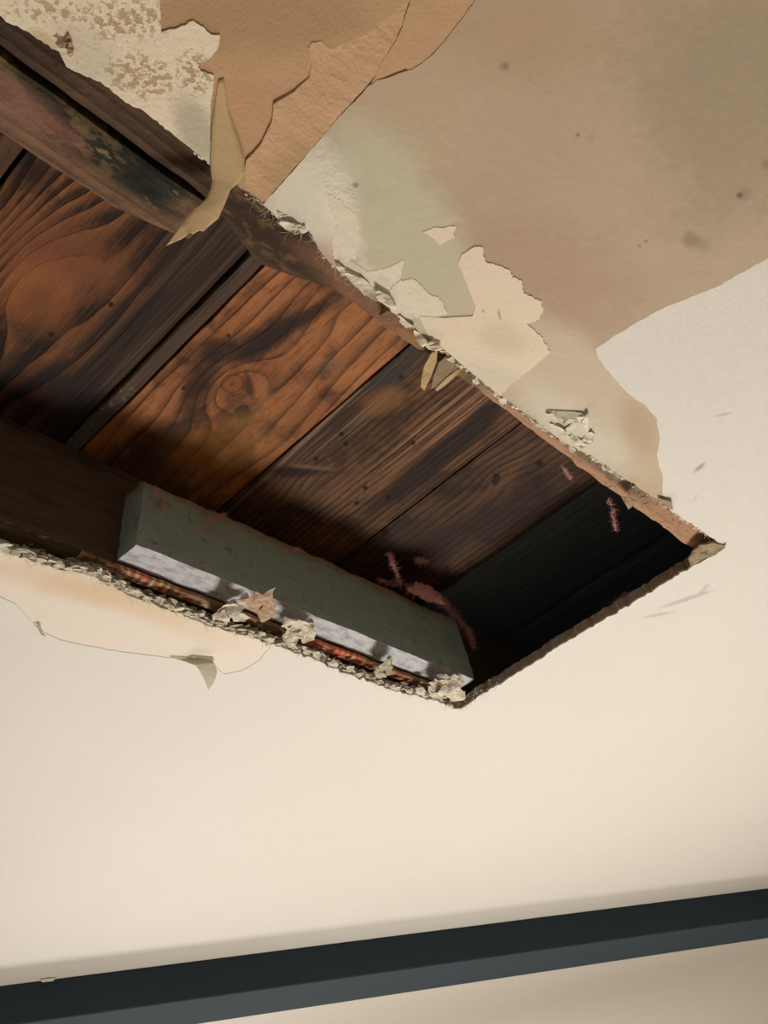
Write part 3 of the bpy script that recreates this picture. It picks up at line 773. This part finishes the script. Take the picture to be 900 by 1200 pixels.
sheet('paper_scrap', [[(290, 700, .992), (300, 692, .990), (314, 694, .990), (322, 690, .988), (320, 702, .990), (326, 706, .990), (318, 714, .992), (328, 720, .994), (312, 722, .997), (300, 718, .998), (292, 712, .998), (282, 702, .996)],
                      [(300, 716, .998), (312, 704, .992), (322, 712, .992), (316, 724, .998), (306, 727, 1.0)]], M_brownp, 'ragged brown paper scrap above the cream one on the lower rim', 'torn paper', group='crumpled scraps along the rim', cuts=3, amp=.007, freq=30, seed=5)
scrap('paper_scrap', [(350, 736, 20, 14, .1, .998, .008), (354, 731, 17, 7, -.2, .992, -.004), (341, 745, 10, 9, .8, 1.0), (362, 742, 8, 12, .2, .996, .004)], M_cream, 'boxy cream wad midway along the lower rim', seed=11, amp=.012)
scrap('paper_scrap', [(452, 782, 8, 9, .3, .999, .004), (456, 776, 6, 4, -.4, .995), (445, 788, 7, 5, .5, 1.0)], M_greenp, 'small greenish scrap between the boxy wad and the bottom corner', seed=21, amp=.008)
scrap('paper_scrap', [(518, 802, 16, 9, -.3, .998, .006), (530, 798, 12, 8, .3, .994, -.004), (510, 812, 10, 6, .6, 1.0), (532, 812, 11, 9, .2, .997, .004), (522, 808, 18, 5, -.5, .992)], M_cream, 'large crumpled wad at the bottom corner of the opening', seed=31, amp=.012)
# little plaster lump at the corner
def lump(name, c, r, m, label, cat, seed=1.0, sub=3, am=.25, parent=None, sq=(1, 1, 1)):
    bm = bmesh.new(); bmesh.ops.create_icosphere(bm, subdivisions=sub, radius=1)
    for v in bm.verts:
        k = 1+am*(nz3(v.co, 1.6, seed)*1.4+nz3(v.co, 4, seed+3)*.6)
        v.co = c+Vector((v.co.x*sq[0], v.co.y*sq[1], v.co.z*sq[2]))*r*k
    ob = link(name, bm, m, parent, c, smooth=True)
    if label: tag(ob, label, cat)
    return ob
lump('plaster_lump', P(527, 827, .996), .008, M_pale, 'small white plaster lump at the very bottom corner of the opening', 'plaster lump', 4, sq=(1.3, .8, .7))
sheet('corner_splinter', [[(806, 654, .9995), (812, 644, .9995), (822, 637, .9985), (836, 634, .9975), (848, 638, .997), (850, 636, .996), (848, 642, .997), (838, 648, .998), (822, 655, .999), (810, 663, .9995)]], M_lathend,
      'grey splinter of drywall paper at the right corner of the opening', 'torn paper', cuts=3, amp=.004, thick=.002)
# scraps along the upper rim
scrap('paper_scrap', [(652, 494, 16, 4, .8, .9958), (686, 497, 4, 16, -.1, .9945), (660, 506, 18, 4, .5, .9958, .002), (690, 512, 5, 9, .5, .9958), (672, 492, 14, 4, -.5, .995), (678, 518, 12, 4, .7, .9958), (668, 500, 4, 12, .6, .9952)], M_cream, 'shredded white paper tuft halfway down the upper rim', seed=41, amp=.006)
sheet('green_paper_shred', [[(640, 480, .9962), (660, 481, .9958), (682, 483, .995), (680, 490, .995), (668, 493, .995), (652, 489, .9962)]], M_greenp, 'flat green-grey shred over the white paper tuft', 'torn paper', cuts=3, amp=.002)
scrap('paper_scrap', [(342, 264, 15, 6, .3, .9965, .002), (332, 258, 11, 5, .9, .997), (350, 266, 8, 5, -.4, .9965)], M_cream, 'frayed grey-white wad where the wood is rotten near the tan strip', seed=51, amp=.008)
scrap('paper_scrap', [(428, 336, 26, 6, .62, .993), (452, 350, 14, 5, .7, .992), (405, 318, 16, 4, .7, .994)], M_cream, 'long frayed white ridge on the upper rim above the middle boards', seed=61, amp=.008)
scrap('paper_scrap', [(493, 398, 14, 6, .8, .994), (506, 404, 9, 4, .2, .992), (476, 378, 12, 4, .8, .994)], M_cream, 'small white frayed bit just above the pale splinter', seed=71, amp=.006)
scrap('paper_scrap', [(78, 50, 5, 7, .3, .994), (82, 58, 4, 7, 0, .994), (70, 50, 5, 4, .3, .994)], M_brownp, 'little reddish brown curl on the rim at the far upper left', seed=81, amp=.005)
sheet('paper_sliver', [[(728, 582, .996), (740, 583, .995), (748, 588, .994), (742, 592, .995), (736, 596, .996)], [(770, 582, .993), (786, 588, .99), (789, 598, .993), (776, 592, .995)]], M_lathend,
      'grey-green paper sliver near the right end of the upper rim', 'torn paper', cuts=2, amp=.003)
# splintered end of the lath
sp = empty('split_wood_splinter', P(505, 435, 1.0)); tag(sp, 'pale fan-shaped wood splinters breaking out of the upper joist', 'splinter')
sheet('splinter', [[(497, 428, 1.006), (505, 414, 1.004), (513, 409, 1.003), (511, 424, 1.005), (505, 441, 1.009), (497, 457, 1.013), (493, 453, 1.013), (494, 441, 1.010)]], M_splint, parent=sp, cuts=2, amp=.001, thick=.0015)
sheet('splinter', [[(508, 440, 1.008), (514, 424, 1.006), (524, 416, 1.004), (536, 424, 1.003), (528, 436, 1.006), (512, 452, 1.010), (505, 455, 1.012)]], M_greywood, parent=sp, cuts=2, amp=.001, thick=.0015)['label'] = 'grey broad splinter'
sheet('splinter', [[(510, 455, 1.008), (522, 443, 1.005), (540, 430, 1.003), (541, 433, 1.003), (526, 447, 1.006), (512, 458, 1.009)]], M_splint, parent=sp, cuts=2, amp=.001, thick=.0012)
sheet('wood_chip', [[(444, 368, 1.002), (452, 361, 1.0), (470, 368, 1.0), (486, 386, 1.0), (478, 396, 1.002), (462, 386, 1.004), (450, 382, 1.005)]], M_jA, 'broken brown chip of joist wood above the dark board seam', 'wood chip', cuts=3, amp=.004, thick=.003)

# fibres fraying along the rims
def tubes(bm, path, r, sides=3):
    rings = []
    for i, p in enumerate(path):
        t = (path[min(i+1, len(path)-1)]-path[max(i-1, 0)])
        if t.length < 1e-9: t = Vector((0, 0, 1))
        t.normalize(); a = t.orthogonal().normalized(); b = t.cross(a)
        rr = r*(1-.7*i/(len(path)-1))
        rings.append([bm.verts.new(p+(a*math.cos(2*math.pi*k/sides)+b*math.sin(2*math.pi*k/sides))*rr) for k in range(sides)])
    for A, B in zip(rings, rings[1:]):
        for k in range(sides): bm.faces.new((A[k], A[(k+1) % sides], B[(k+1) % sides], B[k]))
def fibre(bm, p, d, L, r, rnd, curl=.4, n=5):
    path = [p.copy()]; q = p.copy(); d = d.normalized()
    for i in range(n):
        d = (d+Vector((rnd.uniform(-1, 1), rnd.uniform(-1, 1), rnd.uniform(-1, 1)))*curl).normalized()
        q = q+d*L/n; path.append(q.copy())
    tubes(bm, path, r)
def fringe(name, pts, n, seed, L, r, m, inward, hr=(.995, 1.006), label=None):
    rnd = random.Random(seed); bm = bmesh.new()
    for _ in range(n):
        i = rnd.randrange(len(pts)-1); t = rnd.random()
        p = pts[i].lerp(pts[i+1], t).copy(); p.z = rnd.uniform(*hr)
        fibre(bm, p, Vector((rnd.uniform(-.8, .8), inward*rnd.uniform(.1, 1), rnd.uniform(-.9, .3))), L*rnd.uniform(.3, 1.3)**2, r*rnd.uniform(.6, 1.3), rnd)
    o = link(name, bm, m, ceiling); o['kind'] = 'stuff'
    if label: o['label'] = label
    return o
fringe('paper_fibres', near[len(near)//3:], 380, 5, .013, .00032, M_fiber, 1, label='frayed pale fibres on the upper rim')
fringe('paper_fibres', far[len(far)//3:], 700, 6, .016, .0004, M_fiber, -1, hr=(.993, 1.016), label='frayed greenish fibres on the lower rim')
fringe('paper_fibres', far[len(far)//3:], 150, 9, .014, .0003, M_fiber, 1, hr=(.992, .998), label='short pale fibres hanging below the lower rim')
# fluffy crumbs of gypsum on the far cut edge
def crumbs(name, pts, n, seed, r, hr, dy, m, label):
    rnd = random.Random(seed); bm = bmesh.new()
    for _ in range(n):
        i = rnd.randrange(len(pts)-1); p = pts[i].lerp(pts[i+1], rnd.random()).copy()
        p.z = rnd.uniform(*hr); p.y += rnd.uniform(*dy)
        R = r*rnd.uniform(.4, 1.3)
        g = bmesh.ops.create_icosphere(bm, subdivisions=2, radius=1)
        for v in g['verts']:
            v.co = p+Vector((v.co.x*1.5, v.co.y, v.co.z*.8))*R*(1+.35*rnd.uniform(-1, 1))
    o = link(name, bm, m, ceiling, smooth=True); o['kind'] = 'stuff'; o['label'] = label
M_crumb = mat('pale_gypsum_crumb', paper((220, 212, 192), (196, 188, 164), (156, 144, 116)), .95, .1, .002)
def flakes(name, pts, n, seed, size, hr, dy, m, label, cl=.5):
    """ragged little tongues of torn paper and plaster along a rim, thickest in clumps"""
    rnd = random.Random(seed); bm = bmesh.new(); made = 0
    while made < n:
        t = rnd.random()*(len(pts)-1); i = int(t)
        if noise.noise(Vector((t*.09, seed, 0))) < rnd.uniform(-.5, cl)-.15: continue
        made += 1
        c = pts[i].lerp(pts[min(i+1, len(pts)-1)], t-i).copy(); c.z = rnd.uniform(*hr); c.y += rnd.uniform(*dy)
        a0 = rnd.uniform(0, 6.28); k = rnd.randint(5, 7); R = size*(.3+1.2*rnd.random()**2); tl = rnd.gauss(0, .35); el = rnd.uniform(.5, 1)
        ring = []
        for q in range(k):
            a = a0+6.283*q/k; rr = R*rnd.uniform(.5, 1.25)
            ring.append(Vector((math.cos(a)*rr*1.3, math.sin(a)*rr*el, math.sin(a+1)*rr*tl+rnd.uniform(-.1, .1)*R)))
        lo = [bm.verts.new(c+p) for p in ring]; hi = [bm.verts.new(c+p+Vector((0, 0, .0016))) for p in ring]
        cl_ = bm.verts.new(c+Vector((0, 0, rnd.uniform(-.25, .1)*R))); ch = bm.verts.new(c+Vector((0, 0, .002)))
        for q in range(k):
            z = (q+1) % k
            bm.faces.new((cl_, lo[z], lo[q])); bm.faces.new((ch, hi[q], hi[z])); bm.faces.new((lo[q], lo[z], hi[z], hi[q]))
    o = link(name, bm, m, ceiling); o['kind'] = 'stuff'; o['label'] = label
flakes('paper_flakes', far[int(len(far)*.41):], 330, 3, .0085, (.997, 1.004), (-.014, .001), M_crumb, 'ragged pale flakes along the lower cut edge')
flakes('paper_flakes', far[int(len(far)*.41):], 260, 13, .006, (1.004, 1.016), (-.010, .001), M_greenp, 'greenish flakes inside the lower cut edge')
flakes('paper_flakes', near[len(near)//2:], 120, 4, .0055, (.997, 1.006), (-.002, .006), M_crumb, 'white flakes along the upper cut edge', cl=.7)
crumbs('gypsum_crumbs', far[len(far)//3:], 200, 3, .0032, (1.001, 1.017), (-.004, .003), M_crumb, 'crumbled greenish gypsum on the lower cut edge')
crumbs('gypsum_crumbs', near[len(near)//4:], 90, 4, .0022, (.999, 1.010), (-.002, .004), M_crumb, 'crumbled gypsum on the upper cut edge')
crumbs('gypsum_crumbs', far[:len(far)//3], 130, 8, .0018, (1.0, 1.018), (-.001, .002), M_gyp, 'dirty crumbs on the right cut edge')

# ------------------------------------------------------------------ pink insulation
def tuft(label, centres, seed, n=160, L=.03, r=.0003, m=M_pink):
    """centres: list of (vector, radius), strung as a wisp; big ones get a woolly core"""
    rnd = random.Random(seed); c0 = centres[0][0]
    e = empty('insulation_tuft', c0); tag(e, label, 'insulation tuft', 'pink insulation tufts in the opening')
    if max(R for c, R in centres) > .015:
        bm = bmesh.new(); big = [q for q in centres if q[1] > .015]
        segs = len(big)*6; ringn = 14; rings = []
        for i in range(segs+1):
            t = i/segs*(len(big)-1); k = min(int(t), max(0, len(big)-2)); u = t-k
            c = big[k][0].lerp(big[min(k+1, len(big)-1)][0], u); R = big[k][1]*(1-u)+big[min(k+1, len(big)-1)][1]*u
            if len(big) == 1: c = big[0][0]+Vector((R*(i/segs-.5)*2, 0, 0))
            R *= math.sin(math.pi*(i+.35)/(segs+.7))**.5*.9
            ring = []
            for q in range(ringn):
                a = 2*math.pi*q/ringn; d = Vector((.25*math.sin(a*2), math.cos(a)*.55, math.sin(a)))
                p = c+d*R; p += d*R*.5*nz3(p, 60, seed)+Vector((nz3(p, 90, seed+2), 0, nz3(p, 90, seed+5)))*R*.35
                ring.append(bm.verts.new(p))
            rings.append(ring)
        for A, B in zip(rings, rings[1:]):
            for q in range(ringn): bm.faces.new((A[q], A[(q+1) % ringn], B[(q+1) % ringn], B[q]))
        bm.faces.new(rings[0]); bm.faces.new(list(reversed(rings[-1])))
        link('wool_core', bm, m, e, c0, smooth=True)
    bm = bmesh.new()
    for _ in range(n*(4 if centres[0][1] > .015 else 2)):
        i = rnd.randrange(len(centres)); j = min(i+1, len(centres)-1)
        if i == j: i = max(0, j-1)
        u = rnd.random(); c = centres[i][0].lerp(centres[j][0], u); R = centres[i][1]*(1-u)+centres[j][1]*u
        tan = (centres[j][0]-centres[i][0]); tan = tan.normalized() if tan.length > 1e-6 else Vector((1, 0, 0))
        d = Vector((rnd.gauss(0, 1), rnd.gauss(0, .6), rnd.gauss(0, 1))).normalized()
        fibre(bm, c+d*R*rnd.uniform(.2, .8), d*.35+tan*rnd.choice((-1, 1))*.8, L*.6*rnd.uniform(.2, 1.0)**1.3, r, rnd, .55, 6)
    f = link('wool_fibres', bm, m, e, c0); f['kind'] = 'stuff'
YF = .988
def bp(px, py, Y=YF): return PY(px, py, Y)
tuft('pink insulation wisp hanging on the left top corner of the block', [(bp(182, 572), .010), (bp(187, 582), .009), (bp(193, 594), .006)], 1, 150, .016)
tuft('pink insulation wisp smeared on the block, second from its left end', [(bp(240, 615), .009), (bp(252, 607), .008), (bp(264, 603), .006), (bp(232, 622), .006)], 2, 200, .018)
tuft('thin pink insulation streak at the middle of the block top', [(bp(326, 645), .004), (bp(342, 645), .005), (bp(352, 643), .004)], 3, 80, .018)
M_pinkd = M_pink
tuft('tall pink insulation tuft standing above the block near its right half', [(bp(444, 680, 1.0), .006), (bp(458, 684, 1.0), .010), (bp(470, 684, .98), .011), (bp(465, 672, .95), .008), (bp(460, 660, .93), .006), (bp(457, 650, .93), .004)], 4, 300, .028)
tuft('woolly pink insulation mass draped over the right end of the block', [(bp(478, 690, .97), .016), (bp(492, 692, .97), .021), (bp(508, 698, .97), .023), (bp(522, 708, .97), .019), (bp(536, 724, .99), .015), (PY(549, 740, 1.0), .010), (PY(555, 758, 1.01), .007)], 5, 500, .03)
tuft('pink insulation wisp hanging under the upper rim, the left one of two', [(P(660, 547, 1.03), .005), (P(665, 554, 1.035), .004), (P(669, 562, 1.04), .002)], 6, 60, .022)
tuft('pink insulation wisp hanging near the right corner, longer than its neighbour', [(P(713, 585, 1.03), .007), (P(718, 597, 1.04), .006), (P(720, 611, 1.05), .003), (P(722, 622, 1.06), .001)], 7, 110, .028)
# a dim batt lies in the dark bay beyond the opening
tuft('dim pink insulation batt deep in the black right end', [(Vector((2.0, .76, 1.17)), .07), (Vector((2.16, .62, 1.17)), .06)], 8, 300, .05)
tuft('grey pink insulation clump against the dim boards above the block', [(PY(488, 657, .93), .010), (PY(500, 656, .93), .010)], 9, 120, .03)

# ------------------------------------------------------------------ dark beam and wall beyond
WN = Vector((.4908, .8713, 0)); WD = Vector((.8713, -.4908, 0)); D0 = 3.373
M_beam = mat('dark_beam_paint', lambda p, x, y, z: (mix((56, 66, 72), (50, 60, 66), ns(p, 3, 3)), ns(p, 60, 3)*.2), .85, .12, .001)
def wfn(t0, t1, d0, d1, h0, h1):
    def fn(u, v, w_):
        q = WD*(t0+(t1-t0)*u)+WN*(d0+(d1-d0)*v); return Vector((q.x, q.y, h0+(h1-h0)*w_))
    return fn
bmx = gridbox(60, 2, 1, wfn(-4.5, 5.5, D0, D0+.315, .879, .9962))
bb = link('dark_beam', bmx, M_beam, None, (1.65, 2.94, .879))
bv = bb.modifiers.new('bevel', 'BEVEL'); bv.width = .003; bv.segments = 2
tag(bb, 'dark charcoal painted beam running across the bottom of the picture under the ceiling', 'beam')
M_wall = mat('wall_paint', lambda p, x, y, z: (mix((214, 207, 182), (208, 201, 176), ns(p, 2, 3)), ns(p, 120, 3)*.3), .8, .2, .001)
wl = link('wall_far', gridbox(2, 1, 1, wfn(-9, 12, D0+8.0, D0+8.2, -3.0, .9962)), M_wall, None, (1.8, 3.2, -3.0)); tag(wl, kind='structure')
# chipped paint flecks stuck on the top edge of the beam
q = P(57, 1148, .99)
sheet('paint_fleck', [[(46, 1148, .994), (58, 1146, .994), (66, 1146, .994), (62, 1150, .989), (50, 1151, .989)]], M_paintflap, 'tiny cream paint chip on the top left of the dark beam', 'paint chip', cuts=1, amp=.001)
# floor
M_floor = mat('floor_boards', lambda p, x, y, z: (mix((176, 150, 122), (160, 134, 106), ns(vec(x*2, y*14, 0), 1, 4)), None), .6, .3)
fl = link('floor', gridbox(2, 2, 1, lambda u, v, w_: Vector((-6+22*u, -6+19*v, -3.1+.1*w_))), M_floor, None, (0, 0, -3.0)); tag(fl, kind='structure')
